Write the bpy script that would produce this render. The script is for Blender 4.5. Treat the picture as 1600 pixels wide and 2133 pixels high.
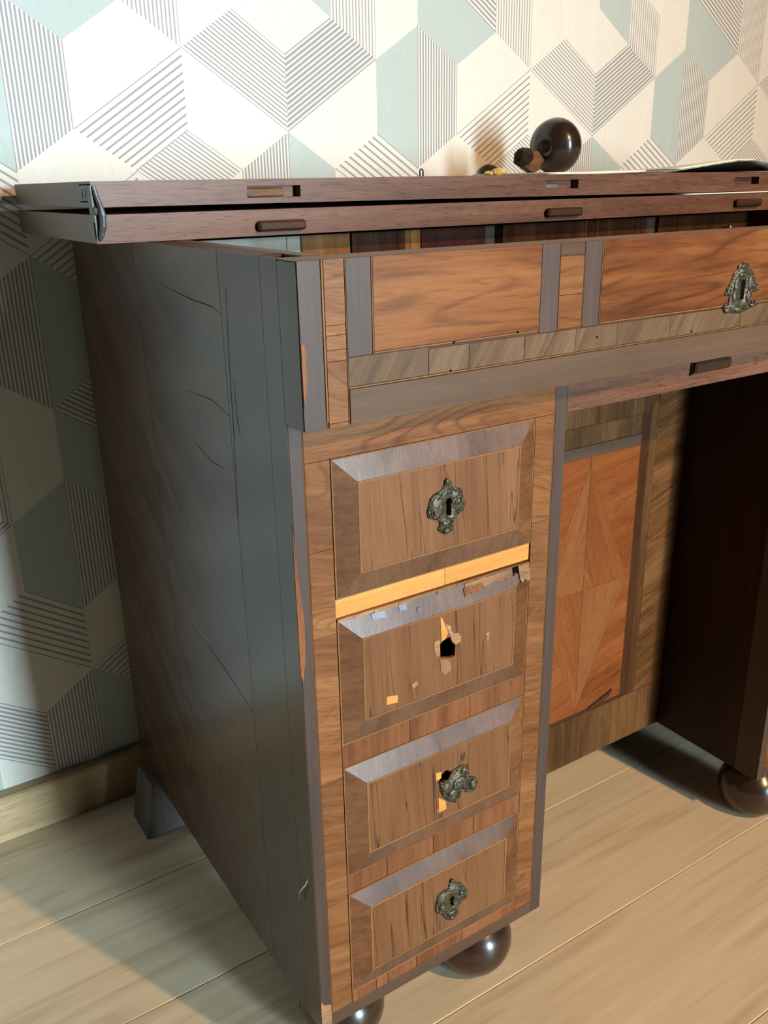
import bpy, bmesh, math, random
from mathutils import Vector, Matrix
random.seed(7)
for _o in list(bpy.data.objects):
    bpy.data.objects.remove(_o)
scene = bpy.context.scene
COL = scene.collection

# ------------------------------------------------------------------ camera
cam_d = bpy.data.cameras.new('camera')
cam = bpy.data.objects.new('camera', cam_d)
COL.objects.link(cam)
cam_d.sensor_fit = 'HORIZONTAL'
cam_d.sensor_width = 36.0
cam_d.lens = 1839.868 / 1600 * 36
cam_d.clip_start = 0.02
cam.location = (-0.261873, -0.50264, 0.798325)
cam.rotation_euler = (1.214114, 0.018472, -0.578099)
scene.camera = cam

# ------------------------------------------------------------------ light
scene.view_settings.view_transform = 'Standard'
scene.view_settings.look = 'None'
scene.view_settings.gamma = 1.0
scene.view_settings.use_curve_mapping = False
scene.view_settings.exposure = 0.0

world = bpy.data.worlds.new('world')
scene.world = world
world.use_nodes = True
wb = world.node_tree.nodes['Background']
wb.inputs[0].default_value = (0.80, 0.90, 1.0, 1)
wb.inputs[1].default_value = 0.02

def area(name, loc, target, sx, sy, power, col):
    d = bpy.data.lights.new(name, 'AREA')
    d.shape = 'RECTANGLE'; d.size = sx; d.size_y = sy
    d.energy = power; d.color = col
    o = bpy.data.objects.new(name, d); COL.objects.link(o)
    o.location = loc
    o.rotation_euler = (Vector(target) - Vector(loc)).to_track_quat('-Z', 'Y').to_euler()
    return o

# tall garden window far behind the viewer, cool daylight
win = area('window_daylight', (1.10, -4.2, 1.00), (-0.95, 0.5, 0.75), 0.55, 1.8, 66, (0.64, 0.87, 1.0))
win.data.spread = math.radians(62)
# warm lamp nearer to the desk, right of the viewer
ld = bpy.data.lights.new('warm_lamp', 'SPOT')
ld.energy = 245; ld.color = (1.0, 0.65, 0.34); ld.shadow_soft_size = 0.035
ld.spot_size = math.radians(66); ld.spot_blend = 0.9
lamp = bpy.data.objects.new('warm_lamp', ld); COL.objects.link(lamp)
lamp.location = (0.89, -1.94, 2.0)
lamp.rotation_euler = (Vector((0.88, 0.2, 0.45)) - lamp.location).to_track_quat('-Z', 'Y').to_euler()

# ------------------------------------------------------------------ materials
def srgb(r, g, b):
    f = lambda c: (c/255/12.92) if c/255 <= 0.04045 else ((c/255+0.055)/1.055)**2.4
    return (f(r), f(g), f(b), 1.0)

class NT:
    def __init__(s, name):
        s.m = bpy.data.materials.new(name); s.m.use_nodes = True
        s.t = s.m.node_tree; s.b = s.t.nodes['Principled BSDF']
    def n(s, kind, **kw):
        x = s.t.nodes.new(kind)
        for k, v in kw.items(): setattr(x, k, v)
        return x
    def l(s, a, b): s.t.links.new(a, b)
    def val(s, sock, v):
        if hasattr(v, 'is_linked') or isinstance(v, bpy.types.NodeSocket): s.l(v, sock)
        else: sock.default_value = v
    def math(s, op, a, b=0.0, clamp=False):
        x = s.n('ShaderNodeMath', operation=op, use_clamp=clamp)
        s.val(x.inputs[0], a); s.val(x.inputs[1], b)
        return x.outputs[0]
    def mix(s, f, a, b, blend='MIX'):
        x = s.n('ShaderNodeMix', data_type='RGBA', blend_type=blend)
        s.val(x.inputs[0], f); s.val(x.inputs[6], a); s.val(x.inputs[7], b)
        return x.outputs[2]
    def ramp(s, f, stops):
        x = s.n('ShaderNodeValToRGB')
        e = x.color_ramp.elements
        while len(e) < len(stops): e.new(0.5)
        for i, (p, c) in enumerate(stops):
            e[i].position = p; e[i].color = c
        s.l(f, x.inputs[0]); return x.outputs[0]
    def noise(s, vec, scale=1.0, detail=3.0, rough=0.55, dist=0.0):
        x = s.n('ShaderNodeTexNoise')
        x.inputs['Scale'].default_value = scale; x.inputs['Detail'].default_value = detail
        x.inputs['Roughness'].default_value = rough; x.inputs['Distortion'].default_value = dist
        s.l(vec, x.inputs['Vector']); return x.outputs['Fac']
    def mapping(s, vec, rot=(0,0,0), scale=(1,1,1)):
        x = s.n('ShaderNodeMapping'); s.l(vec, x.inputs[0])
        x.inputs['Rotation'].default_value = rot; x.inputs['Scale'].default_value = scale
        return x.outputs[0]
    def coords(s, rand=True):
        c = s.n('ShaderNodeTexCoord').outputs['Object']
        if not rand: return c
        r = s.n('ShaderNodeObjectInfo').outputs['Random']
        cx = s.n('ShaderNodeCombineXYZ')
        s.l(s.math('MULTIPLY', r, 13.7), cx.inputs[0]); s.l(s.math('MULTIPLY', r, 5.3), cx.inputs[1]); s.l(s.math('MULTIPLY', r, 9.1), cx.inputs[2])
        v = s.n('ShaderNodeVectorMath', operation='ADD'); s.l(c, v.inputs[0]); s.l(cx.outputs[0], v.inputs[1])
        return v.outputs[0]

WK = 0.73                                        # overall tone of the old polished woods
def wood(name, c0, c1, c2, rot=(0,0,0), axis='X', sc=1.0, rough=0.36, crack=0.0, bump=0.12, fig=1.0,
         var=0.12, coat=0.0, dist=0.8, pore=0.35, worldc=False, spec=0.16, rings=0.0, rs=1.0):
    """wood whose grain runs along axis (after rot); c0 dark, c1 mid, c2 light in sRGB"""
    if name not in ('bare', 'bare_pale', 'block', 'baseboard', 'bun', 'bun_spare', 'side_diag', 'side_v', 'inner_side'):
        c0, c1, c2 = [(c[0]*WK, c[1]*WK*.93, c[2]*WK*.80) for c in (c0, c1, c2)]
    N = NT(name)
    v = N.coords(not worldc)
    v = N.mapping(v, rot=rot)
    def S(a, b): return {'X': (a, b, b), 'Y': (b, a, b), 'Z': (b, b, a)}[axis]
    f = N.noise(N.mapping(v, scale=tuple(q*sc for q in S(2.2, 17))), 1, 4, .55, dist*fig)
    st = N.noise(N.mapping(v, scale=tuple(q*sc for q in S(7, 170))), 1, 4, .6)
    po = N.noise(N.mapping(v, scale=tuple(q*sc for q in S(60, 900))), 1, 2, .5)
    fac = N.math('ADD', N.math('MULTIPLY', f, 0.62), N.math('MULTIPLY', st, 0.38))
    col = N.ramp(fac, [(0.33, srgb(*c0)), (0.5, srgb(*c1)), (0.66, srgb(*c2))])
    if rings > 0:                                 # flowing annual-ring figure
        rn = N.noise(N.mapping(v, scale=tuple(q*rs for q in S(3.0, 12))), 1, 2, .45, .5)
        tri = N.math('ABSOLUTE', N.math('SUBTRACT', N.math('FRACT', N.math('MULTIPLY', rn, 22.0)), .5))
        ln = N.math('SUBTRACT', 1.0, N.math('MULTIPLY', tri, 4.5), True)
        wk = N.math('MULTIPLY', N.math('SUBTRACT', N.noise(N.mapping(v, scale=S(9, 20)), 1, 2), .35), 3, True)
        col = N.mix(N.math('MULTIPLY', N.math('MULTIPLY', ln, wk), rings), col, srgb(*[x*.72 for x in c0]))
    pm = N.math('MULTIPLY', N.math('SUBTRACT', 0.47, po), 6.0, True)
    dk = tuple(x*0.55 for x in c0)
    col = N.mix(N.math('MULTIPLY', pm, pore), col, srgb(*dk))
    # piece-to-piece tone
    r = N.n('ShaderNodeObjectInfo').outputs['Random']
    tone = N.math('ADD', N.math('MULTIPLY', r, 2*var), 1.0-var)
    hs = N.n('ShaderNodeHueSaturation'); N.l(col, hs.inputs['Color']); N.l(tone, hs.inputs['Value'])
    col = hs.outputs[0]
    if crack > 0:
        cn = N.noise(N.mapping(v, scale=tuple(q*sc for q in S(3.0, 80))), 1, 2, .5, .3)
        cr = N.math('SUBTRACT', 1.0, N.math('MULTIPLY', N.math('ABSOLUTE', N.math('SUBTRACT', cn, 0.5)), 62.0), True)
        msk = N.math('MULTIPLY', N.math('SUBTRACT', N.noise(N.mapping(v, scale=S(10, 24)), 1, 1), 0.32), 5, True)
        col = N.mix(N.math('MULTIPLY', N.math('MULTIPLY', cr, msk), crack), col, srgb(38, 20, 10))
    N.l(col, N.b.inputs['Base Color'])
    rg = N.math('ADD', N.math('MULTIPLY', f, 0.18), rough - 0.09)
    N.l(rg, N.b.inputs['Roughness'])
    N.b.inputs['Specular IOR Level'].default_value = spec
    N.b.inputs['Coat Weight'].default_value = coat
    N.b.inputs['Coat Roughness'].default_value = 0.12
    if bump:
        bp = N.n('ShaderNodeBump'); bp.inputs['Strength'].default_value = bump; bp.inputs['Distance'].default_value = 0.0006
        N.l(N.math('ADD', st, N.math('MULTIPLY', po, .5)), bp.inputs['Height']); N.l(bp.outputs[0], N.b.inputs['Normal'])
    return N.m

def plain(name, c, rough=0.5, metal=0.0, nscale=60, namt=0.25, bump=0.0, spec=0.5):
    N = NT(name)
    v = N.coords()
    f = N.noise(v, nscale, 4, .6)
    dk = tuple(x*(1-namt) for x in c); lt = tuple(min(255, x*(1+namt*.6)) for x in c)
    N.l(N.ramp(f, [(0.32, srgb(*dk)), (0.5, srgb(*c)), (0.7, srgb(*lt))]), N.b.inputs['Base Color'])
    N.b.inputs['Roughness'].default_value = rough; N.b.inputs['Metallic'].default_value = metal
    N.b.inputs['Specular IOR Level'].default_value = spec
    if bump:
        bp = N.n('ShaderNodeBump'); bp.inputs['Strength'].default_value = bump; bp.inputs['Distance'].default_value = 0.001
        N.l(f, bp.inputs['Height']); N.l(bp.outputs[0], N.b.inputs['Normal'])
    return N.m

R = math.radians
M = {}
# walnut veneers: h = grain along x, v = along z
M['walnut_h'] = wood('walnut_h', (116, 70, 42), (156, 102, 64), (184, 128, 84), axis='X', fig=1.6, rough=.42, rings=.6)
M['walnut_v'] = wood('walnut_v', (104, 64, 42), (146, 96, 64), (172, 120, 82), axis='Z', rough=.40, sc=1.3)
M['walnut_stile'] = wood('walnut_stile', (122, 76, 46), (160, 108, 70), (184, 132, 90), axis='X', rot=(0, R(-14), 0), sc=1.2, fig=1.4, rough=.44, rings=.6, rs=1.6)
M['walnut_panel'] = wood('walnut_panel', (112, 64, 38), (152, 94, 56), (180, 120, 74), axis='X', fig=2.0, sc=.6, rough=.38, var=.03, dist=1.6, rings=.9, rs=.9)
M['field'] = wood('field', (132, 90, 64), (150, 105, 76), (164, 119, 88), axis='Z', rough=.45, crack=.8, var=.04, rot=(0, R(3), 0), pore=.2)
M['bevel_h'] = wood('bevel_h', (98, 68, 54), (122, 88, 72), (140, 104, 88), axis='Z', rough=.34, sc=1.2, spec=.5)
M['bevel_v'] = wood('bevel_v', (100, 64, 44), (136, 92, 64), (158, 112, 80), axis='X', rough=.42, sc=1.2)
M['rail_red'] = wood('rail_red', (116, 70, 48), (152, 98, 68), (172, 116, 84), axis='Z', rough=.45, sc=1.2)
M['ebony'] = wood('ebony', (82, 64, 60), (96, 77, 74), (108, 88, 86), axis='Z', rough=.50, pore=.15, bump=.06, spec=.3)
M['ebony_h'] = wood('ebony_h', (96, 74, 62), (112, 88, 75), (124, 100, 87), axis='X', rough=.50, pore=.15, bump=.06, spec=.2)
M['cross_diag'] = wood('cross_diag', (104, 80, 64), (128, 102, 84), (148, 122, 102), axis='Z', rot=(0, R(-32), 0), sc=1.0, fig=1.6, rough=.46, dist=1.6, rings=.4, rs=1.4)
M['string'] = wood('string', (150, 106, 70), (172, 126, 86), (188, 144, 102), axis='X', rough=.45, pore=.1)
M['bare'] = wood('bare', (170, 112, 54), (190, 130, 66), (204, 146, 80), axis='X', rough=.5, pore=.15, var=.04)
M['bare_pale'] = wood('bare_pale', (96, 66, 44), (138, 100, 68), (164, 124, 88), axis='X', rough=.65, pore=.6, sc=1.8, bump=.5, fig=2)
M['raw_brown'] = wood('raw_brown', (120, 70, 42), (160, 102, 66), (186, 130, 90), axis='Z', rough=.6, pore=.6, sc=1.5, bump=.4)
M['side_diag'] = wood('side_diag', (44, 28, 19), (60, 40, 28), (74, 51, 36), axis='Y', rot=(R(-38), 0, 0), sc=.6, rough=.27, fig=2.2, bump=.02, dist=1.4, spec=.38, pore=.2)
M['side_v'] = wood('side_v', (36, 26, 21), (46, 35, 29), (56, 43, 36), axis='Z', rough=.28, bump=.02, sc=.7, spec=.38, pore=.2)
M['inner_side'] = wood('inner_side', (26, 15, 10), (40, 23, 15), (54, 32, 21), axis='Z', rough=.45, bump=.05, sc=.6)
M['lid'] = wood('lid', (104, 68, 56), (138, 94, 78), (162, 116, 98), axis='X', rough=.45, sc=1.1, pore=.7, var=.03, spec=.3)
M['lid_end'] = wood('lid_end', (70, 55, 45), (96, 80, 67), (116, 98, 84), axis='Y', rough=.40, sc=1.1, pore=.5, var=.03, spec=.4)
M['tongue'] = wood('tongue', (66, 40, 28), (92, 60, 44), (112, 78, 60), axis='X', rough=.5)
M['core'] = wood('core', (70, 42, 26), (96, 60, 38), (116, 76, 50), axis='X', rough=.5)
M['door_panel'] = wood('door_panel', (140, 78, 40), (168, 98, 52), (184, 116, 66), axis='X', rot=(0, R(12), 0), sc=1.0, fig=1.5, rough=.42, var=.03, rings=.45, rs=1.2)
M['door_wing'] = wood('door_wing', (142, 86, 50), (166, 106, 64), (178, 118, 76), axis='Z', rot=(0, R(-20), 0), sc=1.0, rough=.42, var=.03, rings=.3)
M['door_wing2'] = wood('door_wing2', (142, 82, 46), (166, 100, 56), (180, 116, 70), axis='Z', rot=(0, R(20), 0), sc=1.0, rough=.42, var=.03, rings=.3)
M['door_cross_v'] = wood('door_cross_v', (76, 50, 30), (120, 84, 52), (150, 112, 74), axis='Z', sc=1.4, rough=.45, pore=.5)
M['door_cross_h'] = wood('door_cross_h', (76, 48, 28), (126, 86, 50), (160, 118, 76), axis='X', rot=(0, R(18), 0), sc=1.4, rough=.45, fig=1.6)
M['door_dark'] = wood('door_dark', (64, 38, 24), (92, 56, 36), (108, 70, 46), axis='Z', rough=.42)
M['in_gold'] = wood('in_gold', (120, 74, 36), (172, 118, 62), (206, 154, 92), axis='Z', rough=.35, sc=1.4, fig=2)
M['in_dark'] = wood('in_dark', (50, 28, 18), (84, 50, 32), (112, 72, 48), axis='Z', rough=.30, sc=1.3)
M['in_red'] = wood('in_red', (54, 24, 20), (84, 42, 34), (104, 58, 46), axis='Z', rough=.35, sc=1.2)
M['in_painted_sheen'] = wood('in_painted_sheen', (196, 200, 206), (208, 213, 220), (218, 222, 228), axis='Z', rough=.2, pore=.0, bump=.0, spec=.8)  # inner veneer with the window's reflection painted in as pale blue-grey
M['bun'] = wood('bun', (32, 20, 14), (50, 32, 23), (68, 45, 33), axis='X', rough=.27, bump=.04, sc=.8, var=.03, coat=.25, spec=.5)
M['bun_spare'] = wood('bun_spare', (26, 17, 12), (40, 27, 19), (54, 37, 26), axis='X', rough=.28, bump=.04, sc=.8, var=.02, coat=.25, spec=.5)
M['peg'] = wood('peg', (92, 60, 44), (140, 102, 78), (164, 126, 100), axis='X', rough=.6)
M['peg_dark'] = wood('peg_dark', (34, 20, 14), (50, 30, 20), (66, 42, 30), axis='X', rough=.6)
M['bronze'] = plain('bronze', (78, 72, 56), .34, .5, 420, .6, .9)
M['iron'] = plain('iron', (84, 84, 84), .5, .4, 200, .3, .3)
M['black_iron'] = plain('black_iron', (40, 36, 32), .45, .6, 200, .4, .3)
M['brass'] = plain('brass', (190, 170, 130), .25, .9, 100, .2)
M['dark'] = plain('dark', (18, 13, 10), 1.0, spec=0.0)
M['tape'] = plain('tape', (98, 98, 106), .4, 0, 90, .15)
M['paper'] = plain('paper', (226, 218, 200), .75, 0, 30, .06)
M['paper_print'] = plain('paper_print', (150, 146, 124), .7, 0, 45, .45)
M['fibre'] = plain('fibre', (200, 196, 186), .8)
M['block'] = wood('block', (74, 66, 60), (92, 84, 77), (106, 98, 91), axis='Z', rough=.7)
M['wax'] = plain('wax', (214, 172, 96), .45, 0, 90, .2, .4)
M['baseboard'] = wood('baseboard', (150, 122, 88), (176, 146, 108), (192, 164, 126), axis='X', rough=.45, var=.02, sc=.7)

def oak():
    N = NT('oak_floor')
    v = N.coords()
    f = N.noise(N.mapping(v, scale=(1.1, 9, 9)), 1, 4, .55, 1.6)
    st = N.noise(N.mapping(v, scale=(5, 120, 60)), 1, 4, .6)
    fac = N.math('ADD', N.math('MULTIPLY', f, .55), N.math('MULTIPLY', st, .45))
    col = N.ramp(fac, [(0.34, srgb(184, 160, 128)), (0.48, srgb(208, 186, 154)), (0.68, srgb(219, 199, 168))])
    # darker mineral streaks and knots
    k = N.noise(N.mapping(v, scale=(2.2, 15, 15)), 1, 2, .5, .8)
    km = N.math('MULTIPLY', N.math('SUBTRACT', k, .60), 6, True)
    col = N.mix(N.math('MULTIPLY', km, .6), col, srgb(142, 114, 84))
    r = N.n('ShaderNodeObjectInfo').outputs['Random']
    hs = N.n('ShaderNodeHueSaturation'); N.l(col, hs.inputs['Color']); N.l(N.math('ADD', N.math('MULTIPLY', r, .10), .95), hs.inputs['Value'])
    N.l(hs.outputs[0], N.b.inputs['Base Color'])
    N.b.inputs['Roughness'].default_value = .48
    bp = N.n('ShaderNodeBump'); bp.inputs['Strength'].default_value = .12; bp.inputs['Distance'].default_value = .0006
    N.l(st, bp.inputs['Height']); N.l(bp.outputs[0], N.b.inputs['Normal'])
    return N.m
M['oak'] = oak()

WX0, WZ0, WW, WH, YW = -0.0338, 0.81679, 0.06666, 0.0880, 0.5764
def paper_mat(name, base, stripe=None):
    """wallpaper print; stripe = (dk, dm, lines, duty): lines per column step/lattice unit"""
    N = NT(name)
    c = N.coords(False)
    g = N.noise(N.mapping(c, scale=(60, 60, 7)), 1, 3, .55, .5)
    g2 = N.noise(N.mapping(c, scale=(500, 500, 420)), 1, 2, .5)
    wv = N.noise(N.mapping(c, scale=(24, 24, 5)), 1, 2, .5, 1.2)
    ring = N.math('SUBTRACT', 1.0, N.math('MULTIPLY', N.math('ABSOLUTE', N.math('SUBTRACT', N.math('FRACT', N.math('MULTIPLY', wv, 16.0)), .5)), 7.0), True)
    b = srgb(*base); d = srgb(*[x*.93 for x in base])
    col = N.mix(N.math('MULTIPLY', g, .6), b, d)
    col = N.mix(N.math('MULTIPLY', ring, .22), col, srgb(*[x*.86 for x in base]))
    col = N.mix(N.math('MULTIPLY', N.math('SUBTRACT', g2, .4), .25, True), col, srgb(*[x*.85 for x in base]))
    if stripe:
        nx, nz, period, duty, sc = stripe
        s = N.n('ShaderNodeSeparateXYZ'); N.l(c, s.inputs[0])
        u = N.math('ADD', N.math('MULTIPLY', N.math('SUBTRACT', s.outputs[0], WX0), nx/period), N.math('MULTIPLY', N.math('SUBTRACT', s.outputs[2], WZ0), nz/period))
        w = N.math('LESS_THAN', N.math('ABSOLUTE', N.math('SUBTRACT', N.math('FRACT', N.math('ADD', u, 400.5)), .5)), duty/2)
        col = N.mix(w, col, srgb(*sc))
    N.l(col, N.b.inputs['Base Color'])
    N.b.inputs['Roughness'].default_value = .62
    N.b.inputs['Specular IOR Level'].default_value = .35
    return N.m
WHITE = (220, 212, 199); GREEN = (178, 186, 179); GREY = (146, 142, 142); GREY2 = (154, 149, 148)
sl = (WH/2)/WW                                   # slope of the slanted lattice lines
PAPER = {
    'W': paper_mat('wallpaper_white', WHITE),
    'G': paper_mat('wallpaper_green', GREEN),
    'V': paper_mat('wallpaper_fine_upright', WHITE, (1, 0, WW/15, .52, GREY)),
    'U': paper_mat('wallpaper_open_upright', WHITE, (1, 0, WW/14, .36, GREY2)),
    'P': paper_mat('wallpaper_coarse_rising', WHITE, (-sl, 1, WH/10, .30, GREY)),
    'Q': paper_mat('wallpaper_heavy_rising', WHITE, (-sl, 1, WH/14, .58, GREY)),
    'F': paper_mat('wallpaper_fine_falling', WHITE, (sl, 1, WH/16, .38, GREY)),
    'D': paper_mat('wallpaper_coarse_falling', WHITE, (sl, 1, WH/9, .32, GREY)),
    'H': paper_mat('wallpaper_heavy_falling', WHITE, (sl, 1, WH/13, .5, GREY)),
}

# ------------------------------------------------------------------ mesh helpers
WC = {}
def link(name, bm, mat, parent=None, recentre=True, smooth=False, mats=None):
    me = bpy.data.meshes.new(name)
    bmesh.ops.recalc_face_normals(bm, faces=bm.faces[:])
    c = Vector((0, 0, 0))
    if recentre and bm.verts:
        xs = [v.co for v in bm.verts]
        lo = Vector([min(v[i] for v in xs) for i in range(3)]); hi = Vector([max(v[i] for v in xs) for i in range(3)])
        c = (lo+hi)/2
        for v in bm.verts: v.co -= c
    bm.to_mesh(me); bm.free()
    if smooth:
        for p in me.polygons: p.use_smooth = True
    o = bpy.data.objects.new(name, me)
    COL.objects.link(o)
    for mm in (mats or [mat]):
        me.materials.append(M[mm] if isinstance(mm, str) else mm)
    WC[o.name] = c
    if parent is not None:
        o.parent = parent; o.location = c - WC[parent.name]
    else:
        o.location = c
    return o

def empty(name, loc):
    o = bpy.data.objects.new(name, None); o.empty_display_size = .05
    COL.objects.link(o); o.location = loc; WC[o.name] = Vector(loc)
    return o

def tag(o, label, cat=None, group=None):
    o['label'] = label
    if cat: o['category'] = cat
    if group: o['group'] = group
    return o

def add_hull(bm, bottom, top):
    """prism between two equally long loops"""
    n = len(bottom)
    a = [bm.verts.new(p) for p in bottom]; b = [bm.verts.new(p) for p in top]
    f = [bm.faces.new(a), bm.faces.new(b[::-1])]
    for i in range(n):
        f.append(bm.faces.new((a[i], a[(i+1) % n], b[(i+1) % n], b[i])))
    return f

def add_box(bm, x0, x1, y0, y1, z0, z1, bev=0.0):
    lo = [(x0, y0, z0), (x1, y0, z0), (x1, y1, z0), (x0, y1, z0)]
    hi = [(x, y, z1) for x, y, _ in lo]
    if bev:
        t = bmesh.new(); add_hull(t, lo, hi)
        bmesh.ops.bevel(t, geom=t.edges[:], offset=bev, segments=1, affect='EDGES')
        me = bpy.data.meshes.new('t'); t.to_mesh(me); t.free(); bm.from_mesh(me); bpy.data.meshes.remove(me)
    else:
        add_hull(bm, lo, hi)

def box(name, x0, x1, y0, y1, z0, z1, mat, parent=None, bev=0.0004):
    bm = bmesh.new(); add_box(bm, x0, x1, y0, y1, z0, z1, bev)
    return link(name, bm, mat, parent)

def poly_plate(name, pts, y0, y1, mat, parent=None, jit=0.0):
    """(x,z) outline standing upright between y0 (front) and y1"""
    bm = bmesh.new()
    q = [(x, z) for x, z in pts]
    add_hull(bm, [(x, y0, z) for x, z in q], [(x, y1, z) for x, z in q])
    return link(name, bm, mat, parent)

def add_lathe(bm, prof, segs=40, M4=None):
    rings = []
    for r, h in prof:
        if r < 1e-6: rings.append([bm.verts.new((0, 0, h))])
        else: rings.append([bm.verts.new((r*math.cos(2*math.pi*i/segs), r*math.sin(2*math.pi*i/segs), h)) for i in range(segs)])
    nv = []
    for a, b in zip(rings, rings[1:]):
        for i in range(segs):
            j = (i+1) % segs
            if len(a) == 1 and len(b) == 1: continue
            if len(a) == 1: bm.faces.new((a[0], b[j], b[i]))
            elif len(b) == 1: bm.faces.new((a[i], a[j], b[0]))
            else: bm.faces.new((a[i], a[j], b[j], b[i]))
    if M4 is not None:
        bmesh.ops.transform(bm, matrix=M4, verts=[v for r in rings for v in r])

def smooth_prof(pts, n=6):
    out = []
    P = [pts[0]] + list(pts) + [pts[-1]]
    for i in range(1, len(P)-2):
        for k in range(n):
            t = k/n
            out.append(tuple(0.5*((2*P[i][d]) + (-P[i-1][d]+P[i+1][d])*t + (2*P[i-1][d]-5*P[i][d]+4*P[i+1][d]-P[i+2][d])*t*t + (-P[i-1][d]+3*P[i][d]-3*P[i+1][d]+P[i+2][d])*t**3) for d in (0, 1)))
    out.append(pts[-1])
    return [(max(r, 0), h) for r, h in out]

def add_blob(bm, c, r, sub=2):
    m = Matrix.Translation(c) @ Matrix.Diagonal((r[0], r[1], r[2], 1))
    bmesh.ops.create_icosphere(bm, subdivisions=sub, radius=1.0, matrix=m)

def add_tube(bm, pts, rad, segs=6):
    prev = None; rings = []
    for i, p in enumerate(pts):
        p = Vector(p)
        d = (Vector(pts[min(i+1, len(pts)-1)]) - Vector(pts[max(i-1, 0)])).normalized()
        up = Vector((0, 1, 0)) if abs(d.y) < .9 else Vector((1, 0, 0))
        a = d.cross(up).normalized(); b = d.cross(a).normalized()
        r = rad[i] if isinstance(rad, (list, tuple)) else rad
        rings.append([bm.verts.new(p + r*(math.cos(2*math.pi*k/segs)*a + math.sin(2*math.pi*k/segs)*b)) for k in range(segs)])
    for A, B in zip(rings, rings[1:]):
        for k in range(segs):
            bm.faces.new((A[k], A[(k+1) % segs], B[(k+1) % segs], B[k]))
    bm.faces.new(rings[0][::-1]); bm.faces.new(rings[-1])

def plate_with_hole(bm, outer, inner, y0, y1):
    """upright plate, outer (x,z) loop with a hole loop, front at y0"""
    def ring(lp, y): return [bm.verts.new((x, y, z)) for x, z in lp]
    for y in (y0, y1):
        pass
    fo, fi = ring(outer, y0), ring(inner, y0); bo, bi = ring(outer, y1), ring(inner, y1)
    for o_, i_ in ((fo, fi), (bo, bi)):
        e = []
        for lp in (o_, i_):
            for k in range(len(lp)): e.append(bm.edges.new((lp[k], lp[(k+1) % len(lp)])))
        bmesh.ops.triangle_fill(bm, use_beauty=True, use_dissolve=False, edges=e)
    for f_, b_ in ((fo, bo), (fi, bi)):
        n = len(f_)
        for k in range(n): bm.faces.new((f_[k], f_[(k+1) % n], b_[(k+1) % n], b_[k]))

def structure(o): o['kind'] = 'structure'; return o

# ------------------------------------------------------------------ the room
# wallpaper: triangles of a slanted lattice; polygons below are its print (k column, m half-steps)
POLYS = [
    ('V', [(0, 4), (1, 3), (1, 1), (0, 0)]), ('G', [(-1, 3), (0, 4), (0, 0), (-1, 1)]),
    ('G', [(0, 4), (1, 3), (2, 4), (1, 5), (0, 6)]), ('H', [(0, 6), (1, 7), (2, 6), (2, 4)]),
    ('U', [(2, 4), (3, 3), (3, 7), (2, 6)]),
    ('F', [(3, 3), (4, 4), (5, 3), (5, 1)]), ('Q', [(5, 3), (6, 4), (7, 3), (5, 1)]),
    ('P', [(1, 1), (3, 3), (3, 1), (2, 0)]),
    ('G', [(6, 4), (6, 8), (5, 7), (5, 5)]), ('U', [(6, 4), (7, 3), (7, 5), (6, 6)]),
    ('F', [(2, 0), (3, 1), (4, 0), (3, -1)]),
    ('V', [(4, 0), (5, 1), (5, -3), (4, -2)]), ('G', [(5, 1), (6, 0), (6, -2), (5, -3)]),
    ('D', [(6, 0), (7, 1), (8, 0), (8, -2)]), ('P', [(0, -2), (2, 0), (2, -2), (1, -3)]),
    ('V', [(0, -2), (-1, -3), (-1, -5), (0, -6)]), ('G', [(0, -2), (1, -3), (1, -5), (0, -6)]),
    ('H', [(5, -3), (6, -2), (7, -3), (7, -5)]), ('F', [(2, -2), (3, -1), (4, -2), (4, -4)]),
]
def inside(pt, pg):
    x, y = pt; c = False
    for i in range(len(pg)):
        (x0, y0), (x1, y1) = pg[i], pg[i-1]
        if (y0 > y) != (y1 > y) and x < (x1-x0)*(y-y0)/(y1-y0)+x0: c = not c
    return c
def style(k, m):
    for dk in range(-2, 3):
        for dm in range(-2, 3):
            q = (k % 8 + 8*dk, (m % 12) + 12*dm)
            for s, pg in POLYS:
                if inside(q, pg): return s
    return 'W'
STY = {}
bm = bmesh.new()
keys = list(PAPER)
vc = {}
def wv(k, m):
    if (k, m) not in vc: vc[(k, m)] = bm.verts.new((WX0+k*WW, YW, max(0.0, WZ0+m*WH/2)))
    return vc[(k, m)]
K0, K1, M0, M1 = -38, 54, -19, 36
for k in range(K0, K1):
    for m in range(M0, M1):
        tri = [(k, m), (k, m+2), (k+1, m+1)] if (k+m) % 2 == 0 else [(k, m+1), (k+1, m), (k+1, m+2)]
        cx = sum(t[0] for t in tri)/3; cy = sum(t[1] for t in tri)/3
        ky = (round(cx*3) % 24, round(cy*3) % 36)
        if ky not in STY: STY[ky] = keys.index(style(cx, cy))
        vs = [wv(*t) for t in tri]
        if len({round(v.co.z, 5) for v in vs}) == 1: continue
        f = bm.faces.new(vs); f.material_index = STY[ky]
xa, xb = WX0+K0*WW, WX0+K1*WW
add_box(bm, xa, xb, YW+.002, YW+.12, 0, WZ0+M1*WH/2)
wall = link('wall_back', bm, None, recentre=False, mats=[PAPER[k] for k in keys])
for p in wall.data.polygons:                     # face the room
    if abs(p.center.y-YW) < 1e-4 and p.normal.y > 0: p.flip()
structure(wall)

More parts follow.
